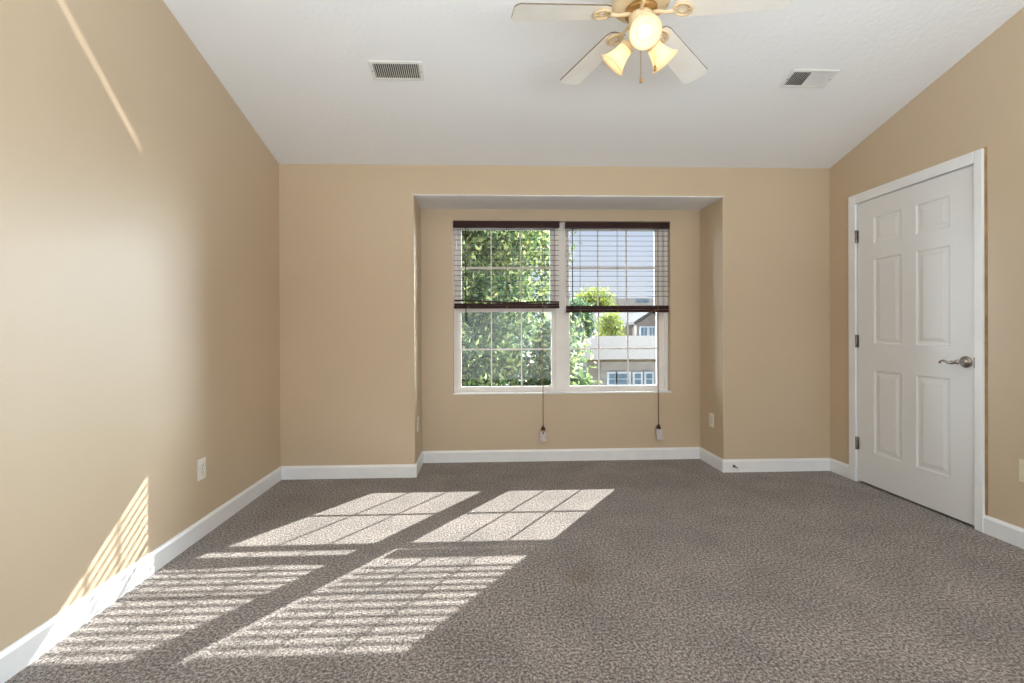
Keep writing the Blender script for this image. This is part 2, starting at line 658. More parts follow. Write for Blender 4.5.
def baseboard(name, a, b, n, label=None):
    """a, b: ends on the wall line; n: unit normal into the room"""
    a, b, n = Vector(a), Vector(b), Vector(n)
    prof = [(0, 0), (BT, 0), (BT, BH-0.016), (BT*0.55, BH-0.005), (BT*0.4, BH), (0, BH)]
    mbb = MB()
    mbb.prism([a + n*t + Vector((0, 0, z)) for t, z in prof], b-a)
    return struct(mbb.build(name, M['trim']), label)


e = BT
baseboard('baseboard_left', (XL, REAR, 0), (XL, YB, 0), (1, 0, 0), 'white baseboard along the left wall')
baseboard('baseboard_back', (XL+e, YB, 0), (AL+e, YB, 0), (0, -1, 0), 'white baseboard left of the alcove')
baseboard('baseboard_alcove_left', (AL, YB, 0), (AL, AY, 0), (1, 0, 0))
baseboard('baseboard_alcove_back', (AL+e, AY, 0), (AR-e, AY, 0), (0, -1, 0), 'white baseboard below the window')
baseboard('baseboard_alcove_right', (AR, AY, 0), (AR, YB, 0), (-1, 0, 0))
baseboard('baseboard_back', (AR-e, YB, 0), (XR-e, YB, 0), (0, -1, 0), 'white baseboard right of the alcove')
baseboard('baseboard_right', (XR, YB, 0), (XR, DY1, 0), (-1, 0, 0), 'short white baseboard between corner and door')
baseboard('baseboard_right', (XR, DY0, 0), (XR, REAR, 0), (-1, 0, 0), 'white baseboard on the near side of the door')

# ------------------------------------------------------------------ door
# casing (architrave): two sides and a head, with a stepped profile
mb = MB()
CX = XR-0.017
for ya, yb2 in ((DY0, SY0-0.004), (SY1+0.004, DY1)):
    lo, hi = min(ya, yb2), max(ya, yb2)
    mb.box((XR, lo, 0), (CX, hi, DZ))
mb.box((XR, SY0-0.004, SZ+0.004), (CX, SY1+0.004, DZ))
trim1 = struct(mb.build('trim_1', M['trim'], bevel=0.004), 'white casing around the door')
# jamb and stop inside the opening
mb = MB()
mb.box((XR, OD0, 0), (XR+T, OD0+0.016, ODZ)).box((XR, OD1-0.016, 0), (XR+T, OD1, ODZ)).box((XR, OD0+0.016, ODZ-0.016), (XR+T, OD1-0.016, ODZ))
mb.box((XR+0.042, OD0+0.016, 0), (XR+0.056, OD0+0.03, ODZ-0.016)).box((XR+0.042, OD1-0.03, 0), (XR+0.056, OD1-0.016, ODZ-0.016))
mb.box((XR+0.042, OD0+0.03, ODZ-0.03), (XR+0.056, OD1-0.03, ODZ-0.016))
struct(mb.build('trim_2', M['trim']))
# strip of old paint beside the casing
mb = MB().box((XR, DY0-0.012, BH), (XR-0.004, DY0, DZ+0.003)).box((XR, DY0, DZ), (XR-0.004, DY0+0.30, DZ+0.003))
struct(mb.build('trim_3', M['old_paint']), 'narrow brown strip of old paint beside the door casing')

door = struct(empty('door_1', (XR, (SY0+SY1)/2, 0)), 'white six panel door with a nickel lever handle')
mb = MB()
DX = XR-0.001                                        # front face plane
ys = [SY0+0.001, 2.594, 2.808, 2.908, 3.122, SY1-0.001]
zs = [0.015, 0.243, 0.832, 1.022, 1.622, 1.728, 1.918, SZ]
for i in range(5):
    for j in range(7):
        a0, a1, b0, b1 = ys[i], ys[i+1], zs[j], zs[j+1]
        if i in (1, 3) and j in (1, 3, 5):
            rings = [(0, 0), (0.010, 0.006), (0.026, 0.006), (0.046, 0.0015)]
            prev = None
            for k, (ins, dep) in enumerate(rings):
                cur = [(DX+dep, a0+ins, b0+ins), (DX+dep, a1-ins, b0+ins), (DX+dep, a1-ins, b1-ins), (DX+dep, a0+ins, b1-ins)]
                if prev:
                    for q in range(4):
                        mb.face([prev[q], prev[(q+1) % 4], cur[(q+1) % 4], cur[q]])
                prev = cur
            mb.face(prev)
        else:
            mb.face([(DX, a0, b0), (DX, a1, b0), (DX, a1, b1), (DX, a0, b1)])
xb = DX+0.038
ya, yb2, za, zb = ys[0], ys[-1], zs[0], zs[-1]
mb.face([(xb, ya, za), (xb, yb2, za), (xb, yb2, zb), (xb, ya, zb)])
mb.face([(DX, ya, za), (xb, ya, za), (xb, ya, zb), (DX, ya, zb)])
mb.face([(DX, yb2, za), (xb, yb2, za), (xb, yb2, zb), (DX, yb2, zb)])
mb.face([(DX, ya, za), (DX, yb2, za), (xb, yb2, za), (xb, ya, za)])
mb.face([(DX, ya, zb), (DX, yb2, zb), (xb, yb2, zb), (xb, ya, zb)])
bmesh.ops.remove_doubles(mb.bm, verts=mb.bm.verts, dist=1e-5)
mb.build('door_panel', M['door'], door)
# three hinges on the far side
for z in (1.809, 1.0385, 0.285):
    mb = MB()
    mb.lathe([(0, -0.047), (0.006, -0.047), (0.008, -0.043), (0.008, 0.043), (0.006, 0.047), (0, 0.047)], (XR-0.010, SY1+0.002, z), n=12)
    mb.box((XR-0.0035, SY1-0.012, z-0.044), (XR+0.001, SY1+0.003, z+0.044))
    mb.build('hinge', M['hinge'], door)
# lever handle
hy, hz = 2.505, 0.935
hd = MB()
hd.lathe([(0, 0.0), (0.034, 0.0), (0.034, 0.004), (0.030, 0.009), (0.020, 0.013), (0.013, 0.018), (0.011, 0.045), (0.014, 0.052), (0.012, 0.060), (0, 0.062)],
         (DX, hy, hz), (-1, 0, 0))
handle = hd.build('door_handle', M['nickel'], door)
lv = MB()
pts = []
for t in range(15):
    s = t/14
    pts.append((DX-0.050-0.006*math.sin(s*PI), hy+0.005+0.102*s, hz-0.002-0.010*math.sin(s*PI*0.9)*(1-s)+0.016*max(0, s-0.35)*1.6*math.sin(min(1, (s-0.35)/0.55)*PI) if s > 0.35 else hz-0.002-0.010*math.sin(s*PI*0.9)*(1-s)))
rad = [0.009 if i < 4 else 0.0085-0.0004*(i-4) for i in range(15)]
rad[-1] = 0.0065
pts[-1] = (pts[-1][0]+0.004, pts[-1][1], pts[-1][2]-0.008)
lv.tube(pts, rad, 12)
lv.lathe([(0, -0.008), (0.011, -0.006), (0.0125, 0), (0.011, 0.006), (0, 0.008)], (DX-0.050, hy+0.034, hz-0.005), (0, 1, 0), 16)
lv.build('lever', M['nickel'], handle)
MB().box((CX+0.001, SY0-0.010, hz-0.028), (CX-0.001, SY0-0.0045, hz+0.028)).build('latch_plate', M['hinge'], door)

# ------------------------------------------------------------------ window
win = struct(empty('window_1', ((WL+WR)/2, AY+0.08, WB)), 'white double window with two sliding sashes and grids')
fy0, fy1 = AY+0.052, AY+0.15
MX = 0.668
mb = MB()
fr = 0.030
mb.box((WL, fy0, WB), (WL+fr, fy1, WT)).box((WR-fr, fy0, WB), (WR, fy1, WT))
mb.box((WL+fr, fy0, WB), (WR-fr, fy1, WB+0.016)).box((WL+fr, fy0, WT-0.028), (WR-fr, fy1, WT))
mb.box((MX-0.046, fy0, WB+0.016), (MX+0.046, fy1, WT-0.028))
mb.build('window_frame', M['vinyl'], win, bevel=0.003)
# sill board edge
MB().box((WL-0.003, AY-0.006, WB-0.012), (WR+0.003, fy0+0.005, WB+0.001)).build('window_sill', M['trim'], win, bevel=0.003)


def sash(x0, x1, z0, z1, ya, gy, gx0, gx1, gz0, gz1, mun=0.014):
    """x0..z1 the sash; g.. the clear glass"""
    m_ = MB()
    yb3 = ya+0.032
    m_.box((x0, ya, z0), (gx0, yb3, z1)).box((gx1, ya, z0), (x1, yb3, z1))
    m_.box((gx0, ya, z0), (gx1, yb3, gz0)).box((gx0, ya, gz1), (gx1, yb3, z1))
    s_ = m_.build('sash', M['vinyl'], win, bevel=0.003)
    MB().box((gx0-0.004, gy-0.002, gz0-0.004), (gx1+0.004, gy+0.002, gz1+0.004)).build('pane', M['glass'], s_)
    g_ = MB()
    zc = (gz0+gz1)/2
    mun = 0.018 if z1 > 1.5 else mun
    g_.box((gx0, gy-0.010, zc-mun/2), (gx1, gy-0.003, zc+mun/2))
    for k in (1, 2):
        xc = gx0+(gx1-gx0)*k/3
        g_.box((xc-0.0055, gy-0.0101, gz0), (xc+0.0055, gy-0.0031, gz1))
    g_.build('grille', M['vinyl'], s_)


for (x0, x1, g0, g1) in ((WL+fr, MX-0.046, -0.203, 0.587), (MX+0.046, WR-fr, 0.749, 1.529)):
    sash(x0, x1, WB+0.016, 1.325, AY+0.062, AY+0.078, g0, g1, 0.638, 1.290)
    sash(x0, x1, 1.322, WT-0.028, AY+0.096, AY+0.112, g0+0.004, g1-0.004, 1.345, 2.018)

# ------------------------------------------------------------------ blinds
YS = AY-0.004                                        # plane of the slats


def blind(x0, x1, zt, zb_, label, skew, cord_x, wand_x, tag_z, redd):
    hb = zt-0.050
    r_ = empty('window_blind', ((x0+x1)/2, YS, zt))
    tag(r_, label, 'blind', 'window blinds')
    m_ = MB().box((x0, YS-0.020, hb), (x1, YS+0.030, zt))
    m_.build('headrail', M['blind'], r_, bevel=0.002)
    stack_top = zb_+0.058
    n = 14
    pitch = 0.0437
    sw, th, tilt = 0.024, 0.0026, math.radians(9)
    for k in range(n):
        z = hb-0.020-pitch*k
        if z < stack_top+0.012:
            break
        m_ = MB()
        prof = []
        for s in (-1, -0.5, 0, 0.5, 1):
            yy, zz = s*sw/2, 0.0012*(1-s*s)
            prof.append((yy, zz))
        poly = [(0, y_, z_) for y_, z_ in prof] + [(0, y_, z_-th) for y_, z_ in reversed(prof)]
        ca, sa = math.cos(tilt), math.sin(tilt)
        poly = [(x0+0.006, YS+y_*ca-z_*sa, z+y_*sa+z_*ca) for _, y_, z_ in poly]
        m_.prism(poly, (x1-x0-0.012, 0, 0))
        m_.build('slat', M['blind'], r_)
    # gathered slats resting on the bottom rail
    ns = 5
    for k in range(ns):
        z = zb_+0.024+0.0068*k
        a_ = skew*0.9 if k >= 3 else 0.0
        m_ = MB()
        N = 10
        for i in range(N):
            ua, ub = i/N, (i+1)/N
            xa, xb3 = x0+0.006+(x1-x0-0.012)*ua, x0+0.006+(x1-x0-0.012)*ub
            za = z+a_*(1-ua)**2+a_*0.3*math.sin(ua*9)
            zb4 = z+a_*(1-ub)**2+a_*0.3*math.sin(ub*9)
            m_.prism([(xa, YS-0.013, za), (xa, YS+0.013, za), (xa, YS+0.013, za+0.0064), (xa, YS-0.013, za+0.0064)],
                     (xb3-xa, 0, zb4-za))
        m_.build('slat', M['blind'], r_)
    m_ = MB().box((x0+0.003, YS-0.015, zb_), (x1-0.003, YS+0.015, zb_+0.022))
    m_.build('bottom_rail', M['blind'], r_, bevel=0.005)
    wid = x1-x0
    for fx in (0.14, 0.5, 0.86):
        m_ = MB()
        xx = x0+wid*fx
        for yy in (YS-0.0145, YS+0.0145):
            m_.tube([(xx, yy, hb), (xx, yy, zb_+0.03)], 0.0011, 6)
        m_.build('ladder_cord', M['cord'], r_)
        MB().lathe([(0, 0), (0.008, 0.001), (0.008, 0.003), (0, 0.004)], (xx, YS-0.014, zb_+0.011), (0, -1, 0), 14).build('cord_plug', M['cord'], r_)
    # tilt wand
    m_ = MB().tube([(wand_x, YS-0.027, hb+0.005), (wand_x, YS-0.029, 1.225)], 0.0042, 8)
    m_.lathe([(0, 0), (0.006, 0.002), (0.006, 0.03), (0, 0.035)], (wand_x, YS-0.029, 1.205), n=10)
    m_.build('tilt_wand', M['blind'], r_)
    # lift cord with tassel and hang tag
    ze = tag_z+0.075
    cd = MB()
    for dx in (-0.0035, 0.0035):
        cd.tube([(cord_x+dx, YS-0.026, hb+0.004), (cord_x+dx, YS-0.027, 0.9), (cord_x+dx*0.6, YS-0.028, ze+0.01)], 0.0016, 6)
    lc = cd.build('lift_cord', M['cord'], r_)
    MB().lathe([(0, 0.036), (0.007, 0.035), (0.013, 0.026), (0.018, 0.010), (0.018, 0.000), (0.010, -0.006), (0, -0.006)],
               (cord_x, YS-0.028, ze-0.018), n=16).build('tassel', M['tassel'], lc)
    if redd:
        m_ = MB().lathe([(0.004, 0), (0.026, 0.002), (0.027, 0.007), (0.004, 0.009)], (cord_x, YS-0.028, ze-0.024), n=18)
        m_.build('tassel', M['tag2'], lc)
    lean = 0.0 if redd else 0.012
    w_ = 0.025
    m_ = MB().prism([(cord_x-w_, YS-0.030, ze-0.022), (cord_x+w_, YS-0.030, ze-0.022),
                     (cord_x+w_+0.002+lean, YS-0.034, ze-0.112), (cord_x-w_-0.002+lean, YS-0.034, ze-0.112)], (0, -0.002, 0))
    m_.prism([(cord_x-0.005, YS-0.0325, ze-0.052), (cord_x+0.004, YS-0.0325, ze-0.052), (cord_x+0.003, YS-0.0325, ze-0.026), (cord_x-0.004, YS-0.0325, ze-0.026)], (0, -0.0008, 0), mi=1)
    m_.build('hang_tag', [M['tag'], M['tassel'] if redd else M['tag']], lc)
    return r_


M['tag2'] = mat('pink_cord_disc', srgb(208, 150, 124), 0.5, vary=(50, srgb(190, 130, 104), 1))
blind(-0.263, 0.650, 2.0655, 1.318, 'dark brown slatted blind over the left window, bottom slats gaping', 0.020, 0.499, -0.158, 0.215, True)
blind(0.703, 1.608, 2.060, 1.282, 'dark brown slatted blind over the right window, bottom slats tightly gathered', 0.0, 1.503, 0.758, 0.218, False)

# ------------------------------------------------------------------ wall plates


def plate(name, loc, n, label, m, duplex=True):
    """outlet cover on a wall; n = normal"""
    n = Vector(n)
    t_ = n.cross(Vector((0, 0, 1)))
    L = Vector(loc)
    r_ = empty(name, loc)
    tag(r_, label, 'outlet', 'wall outlets')

    def slab(mb_, hw, hh, d0, d1, c=(0, 0), cham=0):
        o_ = L + t_*c[0] + Vector((0, 0, c[1]))
        a_ = [o_ + t_*sx_*hw + Vector((0, 0, sz_*hh)) + n*d0 for sx_, sz_ in ((-1, -1), (1, -1), (1, 1), (-1, 1))]
        mb_.prism(a_, n*(d1-d0))
    m_ = MB()
    slab(m_, 0.035, 0.0575, 0.0, 0.006)
    m_.build('cover_plate', m, r_, bevel=0.002)
    if duplex:
        for c in (0.0195, -0.0195):
            m_ = MB()
            slab(m_, 0.017, 0.0145, 0.006, 0.008, (0, c))
            sock = m_.build('socket', m, r_, bevel=0.001)
            m_ = MB()
            slab(m_, 0.0012, 0.0045, 0.008, 0.0085, (-0.0065, c+0.003))
            slab(m_, 0.0012, 0.0040, 0.008, 0.0085, (0.0065, c+0.003))
            slab(m_, 0.0022, 0.0022, 0.008, 0.0085, (0, c-0.0075))
            m_.build('slot', M['slot'], sock)
    m_ = MB().lathe([(0, 0), (0.0032, 0), (0.0028, 0.0012), (0, 0.0015)], L + n*0.006, n, 12)
    m_.build('screw', M['slot'], r_)


plate('wall_outlet', (XL, 2.561, 0.373), (1, 0, 0), 'white duplex outlet low on the long left wall', M['plate'])
plate('wall_outlet', (AL, 3.662, 0.383), (1, 0, 0), 'white wall outlet on the left return of the window alcove', M['plate'])
plate('wall_outlet', (AR, 3.713, 0.377), (-1, 0, 0), 'white wall outlet on the right return of the window alcove', M['plate'])
plate('wall_outlet', (XR, 2.210, 0.396), (-1, 0, 0), 'cream outlet cover beside the door, cut by the right edge', M['cream'])

# door stop on the baseboard right of the alcove
ds = tag(empty('door_stop', (1.962, YB-BT, 0.050)), 'small spring door stop on the baseboard right of the alcove', 'door stop')
MB().lathe([(0, 0), (0.011, 0), (0.011, 0.005), (0.006, 0.009), (0, 0.010)], (1.962, YB-BT, 0.05), (0, -1, 0), 16).build('base', M['hinge'], ds)
sp = [(1.962+0.005*math.cos(a*0.7), YB-BT-0.009-0.0009*a, 0.05+0.005*math.sin(a*0.7)) for a in range(60)]
MB().tube(sp, 0.0012, 6).build('spring', M['hinge'], ds)
MB().lathe([(0, 0), (0.007, 0), (0.008, 0.004), (0.008, 0.012), (0.006, 0.016), (0, 0.016)], (1.962, YB-BT-0.060, 0.05), (0, -1, 0), 14).build('rubber_tip', M['plate'], ds)

# ------------------------------------------------------------------ ceiling vents
sdir = Vector((0, 1, -SL)).normalized()              # down the slope
nrm = Vector((0, -SL, -1)).normalized()              # out of the ceiling, into the room


def vent(x0, x1, ya, yb4, label, split):
    yc, xc = (ya+yb4)/2, (x0+x1)/2
    o_ = Vector((xc, yc, cz(yc)))
    hl = (yb4-ya)/2/sdir.y
    hw = (x1-x0)/2
    r_ = empty('ceiling_vent', o_)
    tag(r_, label, 'vent', 'ceiling vents')
    P = lambda a_, b_, c_: o_ + Vector((a_, 0, 0)) + sdir*b_ + nrm*c_
    m_ = MB()

    def bar(a0, a1, b0, b1, c0, c1, mm):
        q = [P(a0, b0, c0), P(a1, b0, c0), P(a1, b1, c0), P(a0, b1, c0)]
        mm.prism(q, nrm*(c1-c0))
    fb = 0.019
    bar(-hw, hw, -hl, -hl+fb*0.8, 0, 0.008, m_)
    bar(-hw, hw, hl-fb*0.8, hl, 0, 0.008, m_)
    bar(-hw, -hw+fb, -hl+fb*0.8, hl-fb*0.8, 0, 0.008, m_)
    bar(hw-fb, hw, -hl+fb*0.8, hl-fb*0.8, 0, 0.008, m_)
    m_.build('frame', M['vent'], r_, bevel=0.002)
    m_ = MB()
    bar(-hw+fb, hw-fb, -hl+fb*0.8, hl-fb*0.8, 0.0003, 0.0008, m_)
    m_.build('duct', M['void'], r_)
    nf = 22
    w_ = 2*(hw-fb)
    for i in range(nf):
        a_ = -hw+fb+w_*(i+0.5)/nf
        lean = 0.0030 if not split else (0.0042 if i >= nf*0.45 else -0.0042)
        m_ = MB()
        q = [P(a_-lean, -hl+fb*0.8, 0.001), P(a_-lean+0.0012, -hl+fb*0.8, 0.001), P(a_+lean+0.0012, -hl+fb*0.8, 0.0075), P(a_+lean, -hl+fb*0.8, 0.0075)]
        m_.prism(q, sdir*(2*(hl-fb*0.8)))
        m_.build('louver', M['vent'], r_)
    for sgn in (-1, 1):
        MB().lathe([(0, 0), (0.0035, 0), (0.003, 0.001), (0, 0.0015)], P(sgn*(hw-fb/2), 0, 0.008), nrm, 10).build('screw', M['slot'], r_)


vent(-0.652, -0.352, 2.606, 2.736, 'white ceiling vent left of the ceiling fan, its slots dark throughout', False)
vent(1.820, 2.102, 2.616, 2.744, 'white ceiling vent right of the ceiling fan, slots half dark and half pale', True)

# ------------------------------------------------------------------ ceiling fan
FX, FY, FZ = 0.657, 1.875, 2.447
TX, TY, DROOP, TH = -0.055, 0.065, 0.138, 0.405
ceil_z = cz(FY)
fan = tag(empty('ceiling_fan', (FX, FY, ceil_z)), 'almond ceiling fan with five off-white blades and three lit glass shades', 'ceiling fan')
MB().lathe([(0, 0.03), (0.070, 0.03), (0.070, -0.02), (0.055, -0.055), (0.03, -0.075), (0, -0.075)], (FX, FY, ceil_z)).build('canopy', M['fan'], fan)
MB().lathe([(0, 0), (0.013, 0), (0.013, -0.30), (0, -0.30)], (FX, FY, ceil_z-0.04), n=16).build('downrod', M['fan'], fan)
MB().lathe([(0, 0.175), (0.035, 0.175), (0.05, 0.160), (0.085, 0.145), (0.112, 0.125), (0.120, 0.10), (0.120, 0.065), (0.112, 0.045),
            (0.118, 0.035), (0.100, 0.018), (0.070, 0.012), (0, 0.012)], (FX, FY, FZ)).build('motor_housing', M['fan'], fan)
MB().lathe([(0.121, 0.100), (0.1235, 0.097), (0.1235, 0.090), (0.121, 0.087)], (FX, FY, FZ)).build('motor_band', M['fan_gold'], fan)
MB().lathe([(0, 0.016), (0.066, 0.014), (0.066, -0.004), (0.05, -0.008), (0, -0.008)], (FX, FY, FZ), n=20).build('rotor_plate', M['fan_gold'], fan)
sh = MB().lathe([(0, -0.004), (0.045, -0.006), (0.049, -0.015), (0.049, -0.055), (0.040, -0.070), (0.050, -0.078), (0.050, -0.090), (0.03, -0.105), (0.012, -0.112), (0, -0.115)],
                (FX, FY, FZ)).build('switch_housing', M['fan'], fan)
for k in range(5):
    a = TH + k*2*PI/5
    dx, dy = -math.sin(a), math.cos(a)
    D = Vector((dx, dy, TX*dx+TY*dy-DROOP)).normalized()
    Wd = Vector((dy, -dx, 0))                        # clockwise side
    Wd = (Wd - D*Wd.dot(D)).normalized()
    Nn = D.cross(Wd)                                 # down or up
    if Nn.z < 0:
        Nn = -Nn
    pit = math.radians(7)
    Wp = Wd*math.cos(pit) + Nn*math.sin(pit)         # clockwise edge higher
    Np = D.cross(Wp)
    if Np.z < 0:
        Np = -Np
    O = Vector((FX, FY, FZ))
    Q = lambda r_, w_, n_: O + D*r_ + Wp*w_ + Np*n_
    # blade outline
    out = []
    r0, r1, w0, w1 = 0.135, 0.542, 0.050, 0.062
    for i in range(7):
        t_ = PI/2*i/6
        out.append((r1-0.028+0.028*math.sin(t_), w1-0.028+0.028*math.cos(t_)))
    right = [(r0+0.03, w0)] + out
    right = [(r0, w0-0.025), (r0+0.008, w0-0.008)] + right
    outline = right + [(r_, -w_) for r_, w_ in reversed(right)]
    m_ = MB()
    m_.prism([Q(r_, w_, 0.0) for r_, w_ in outline], Np*0.006)
    for f in m_.bm.faces:
        if len(f.verts) == 4:
            f.material_index = 1
    m_.build('fan_blade', [M['blade'], M['blade_edge']], fan)
    # blade iron: arm and open ring under the blade
    m_ = MB()
    m_.tube([Q(0.045, 0, -0.002), Q(0.075, 0.004, -0.006), Q(0.105, 0, -0.010), Q(0.135, 0, -0.007)], [0.010, 0.008, 0.007, 0.009], 10)
    ring = [Q(0.168+0.035*math.cos(b_), 0.032*math.sin(b_), -0.005) for b_ in [2*PI*i/24 for i in range(24)]]
    m_.tube(ring, 0.006, 8, closed=True)
    ring = [Q(0.168+0.018*math.cos(b_), 0.016*math.sin(b_), -0.004) for b_ in [2*PI*i/18 for i in range(18)]]
    m_.tube(ring, 0.0035, 8, closed=True)
    m_.tube([Q(0.186, 0, -0.005), Q(0.205, 0, -0.005)], 0.006, 8)
    m_.build('blade_bracket', M['fan'], fan)

hubc = Vector((FX, FY, FZ-0.070))
for (ox, oy, oz) in ((0.630, 1.748, 2.283), (0.552, 1.935, 2.262), (0.778, 1.925, 2.275)):
    tip = Vector((ox, oy, oz))
    d = (tip-hubc).normalized()
    base = tip - d*0.098
    m_ = MB().tube([hubc + Vector((0, 0, -0.005)) + d*0.02, hubc+d*0.05, base+d*0.004], [0.012, 0.012, 0.014], 12)
    m_.lathe([(0, -0.01), (0.020, -0.008), (0.030, 0.004), (0.031, 0.016), (0.028, 0.018), (0, 0.012)], base, d, 20)
    arm = m_.build('light_arm', M['fan'], fan)
    prof = [(0.026, 0.008), (0.030, 0.02), (0.033, 0.04), (0.038, 0.06), (0.046, 0.080), (0.056, 0.094), (0.062, 0.098),
            (0.060, 0.1005), (0.053, 0.096), (0.043, 0.081), (0.035, 0.061), (0.030, 0.041), (0.027, 0.02), (0.023, 0.010)]
    MB().lathe(prof, base, d, 30).build('glass_shade', M['shade'], arm)
    m_ = MB().lathe([(0, 0.010), (0.012, 0.012), (0.013, 0.028), (0.022, 0.042), (0.0265, 0.056), (0.024, 0.070), (0.014, 0.080), (0, 0.083)], base, d, 20)
    m_.build('bulb', M['bulb'], arm)
    ld = bpy.data.lights.new('bulb_light', 'POINT')
    ld.energy = 0.16
    ld.color = (1.0, 0.86, 0.66)
    ld.shadow_soft_size = 0.02
    lo = bpy.data.objects.new('bulb_light', ld)
    C.objects.link(lo)
    lo.location = base + d*0.097
for (px_, py_, dy_) in ((641, 80, -0.02), (655, 68, 0.02)):
    b_ = aty(px_, py_, FY+dy_)
    m_ = MB().tube([(b_.x*0.5+FX*0.5, FY+dy_, FZ-0.10), (b_.x, FY+dy_, FZ-0.13), (b_.x, FY+dy_, b_.z+0.01)], 0.0013, 6)
    pc = m_.build('pull_chain', M['fan_gold'], fan)
    MB().lathe([(0, 0.012), (0.004, 0.010), (0.0065, 0), (0.006, -0.010), (0, -0.014)], b_, n=12).build('chain_fob', M['fan_gold'], pc)

# ------------------------------------------------------------------ outside
GZ = -3.2
mb = MB().box((-40, AY+2, GZ-0.3), (60, 90, GZ))
struct(mb.build('ground', M['pale_ground']))


def leaves(name, blobs, n_clump, per, size, m, parent, seed, ymin=None):
    rng = np.random.default_rng(seed)
    cs = []
    for (c, r, wgt) in blobs:
        k = int(n_clump*wgt)
        v = rng.normal(size=(k, 3))
        v /= np.linalg.norm(v, axis=1)[:, None]
        cs.append(np.array(c) + v*np.array(r)*(rng.random((k, 1))**0.45))
    cs = np.concatenate(cs)
    P = (cs[:, None, :] + rng.normal(size=(len(cs), per, 3))*size*2.6).reshape(-1, 3)
    N = len(P)
    a = rng.normal(size=(N, 3)); a[:, 2] -= 0.6
    a /= np.linalg.norm(a, axis=1)[:, None]
    b = rng.normal(size=(N, 3))
    b -= a*(a*b).sum(1)[:, None]
    b /= np.linalg.norm(b, axis=1)[:, None]
    L = (size*(0.7+0.6*rng.random(N)))[:, None]
    q = np.stack([P-a*L, P+b*L*0.42, P+a*L, P-b*L*0.42], 1).reshape(-1, 3)
    me = bpy.data.meshes.new(name)
    off = np.array(WORLD[parent.name])
    me.vertices.add(len(q)); me.vertices.foreach_set('co', (q-off).ravel())
    me.loops.add(len(q)); me.loops.foreach_set('vertex_index', np.arange(len(q)))
    me.polygons.add(N)
    me.polygons.foreach_set('loop_start', np.arange(0, len(q), 4))
    me.update(calc_edges=True)
    me.materials.append(m)
    o = bpy.data.objects.new(name, me)
    C.objects.link(o)
    o.parent = parent
    return o


def trunk(base, top, r, parent, limbs):
    m_ = MB()
    base, top = Vector(base), Vector(top)
    m_.tube([base, base.lerp(top, 0.5)+Vector((0.05, 0, 0)), top], [r, r*0.8, r*0.45], 12)
    for l_ in limbs:
        l_ = Vector(l_)
        m_.tube([base.lerp(top, 0.45), base.lerp(top, 0.6).lerp(l_, 0.5), l_], [r*0.5, r*0.35, r*0.15], 8)
    m_.build('trunk', M['bark'], parent)


# big leafy tree filling the left window
t1 = tag(empty('leafy_tree', (-0.9, 9.6, GZ)), 'large bright green leafy tree outside the left window', 'tree', None)
trunk((-0.9, 9.6, GZ), (-0.8, 9.6, 4.2), 0.2, t1, [(-2.6, 9.2, 2.5), (0.7, 9.4, 2.2), (-0.4, 10.3, 3.4), (0.6, 9.8, 0.2)])
leaves('foliage', [((-0.55, 9.6, 2.6), (2.3, 1.9, 2.2), 0.55), ((-0.7, 9.4, 0.2), (2.0, 1.6, 1.9), 0.33), ((1.40, 8.9, 0.1), (0.5, 0.6, 1.4), 0.12)],
       1100, 55, 0.064, M['leaf'], t1, 3)
# darker tree behind it
t2 = tag(empty('dark_tree', (-1.8, 15.5, GZ)), 'darker blue green tree standing behind the large leafy tree', 'tree')
trunk((-1.8, 15.5, GZ), (-1.8, 15.5, 3.2), 0.22, t2, [(-3, 15, 2), (0.2, 15.5, 2)])
leaves('foliage', [((-1.6, 15.6, 1.6), (3.0, 2.0, 3.6), 1.0)], 600, 55, 0.10, M['leaf3'], t2, 5)


def wall_poly(m_, pts, y, depth, mi=0):
    m_.prism([Vector(p_) for p_ in pts], (0, depth, 0), mi)


def P_(px_, py_, y):
    return aty(px_, py_, y)


# nearer house: long hipped roof, eave, wall with a row of windows
Yh = 20.0
h1 = tag(empty('grey_house', (P_(620, 380, Yh).x, Yh, GZ)), 'grey house with low shingled roof and a row of white-framed windows', 'house')
xw0, xw1 = P_(573, 370, Yh).x, P_(573, 370, Yh).x+13.0
zeave = P_(620, 361.5, Yh).z
MB().box((xw0+0.3, Yh+0.5, GZ), (xw1, Yh+5.5, zeave)).build('wall', M['siding'], h1)
MB().box((xw0+0.3, Yh+0.42, GZ), (P_(603, 375, Yh).x, Yh+0.5, zeave)).build('garage_door', M['siding2'], h1)
MB().box((xw0+0.05, Yh+0.05, zeave-0.02), (xw1+0.2, Yh+0.5, zeave+0.12)).build('eave', M['stone'], h1)
zr_ = P_(620, 335.8, Yh+3.1).z
ry = Yh+3.1
xr0 = P_(594, 341, ry).x
m_ = MB()
A = [(xw0-0.1, Yh-0.1, zeave+0.1), (xw1, Yh-0.1, zeave+0.1), (xw1, ry, zr_), (xr0, ry, zr_)]
B = [(xw0-0.1, Yh+6.3, zeave+0.1), (xw1, Yh+6.3, zeave+0.1)]
m_.face(A)
m_.face([B[0], A[3], A[2], B[1]])
m_.face([A[0], A[3], B[0]])
m_.face([A[0], A[1], B[1], B[0]])
m_.face([A[1], A[2], B[1]])
m_.build('roof', M['roof'], h1)
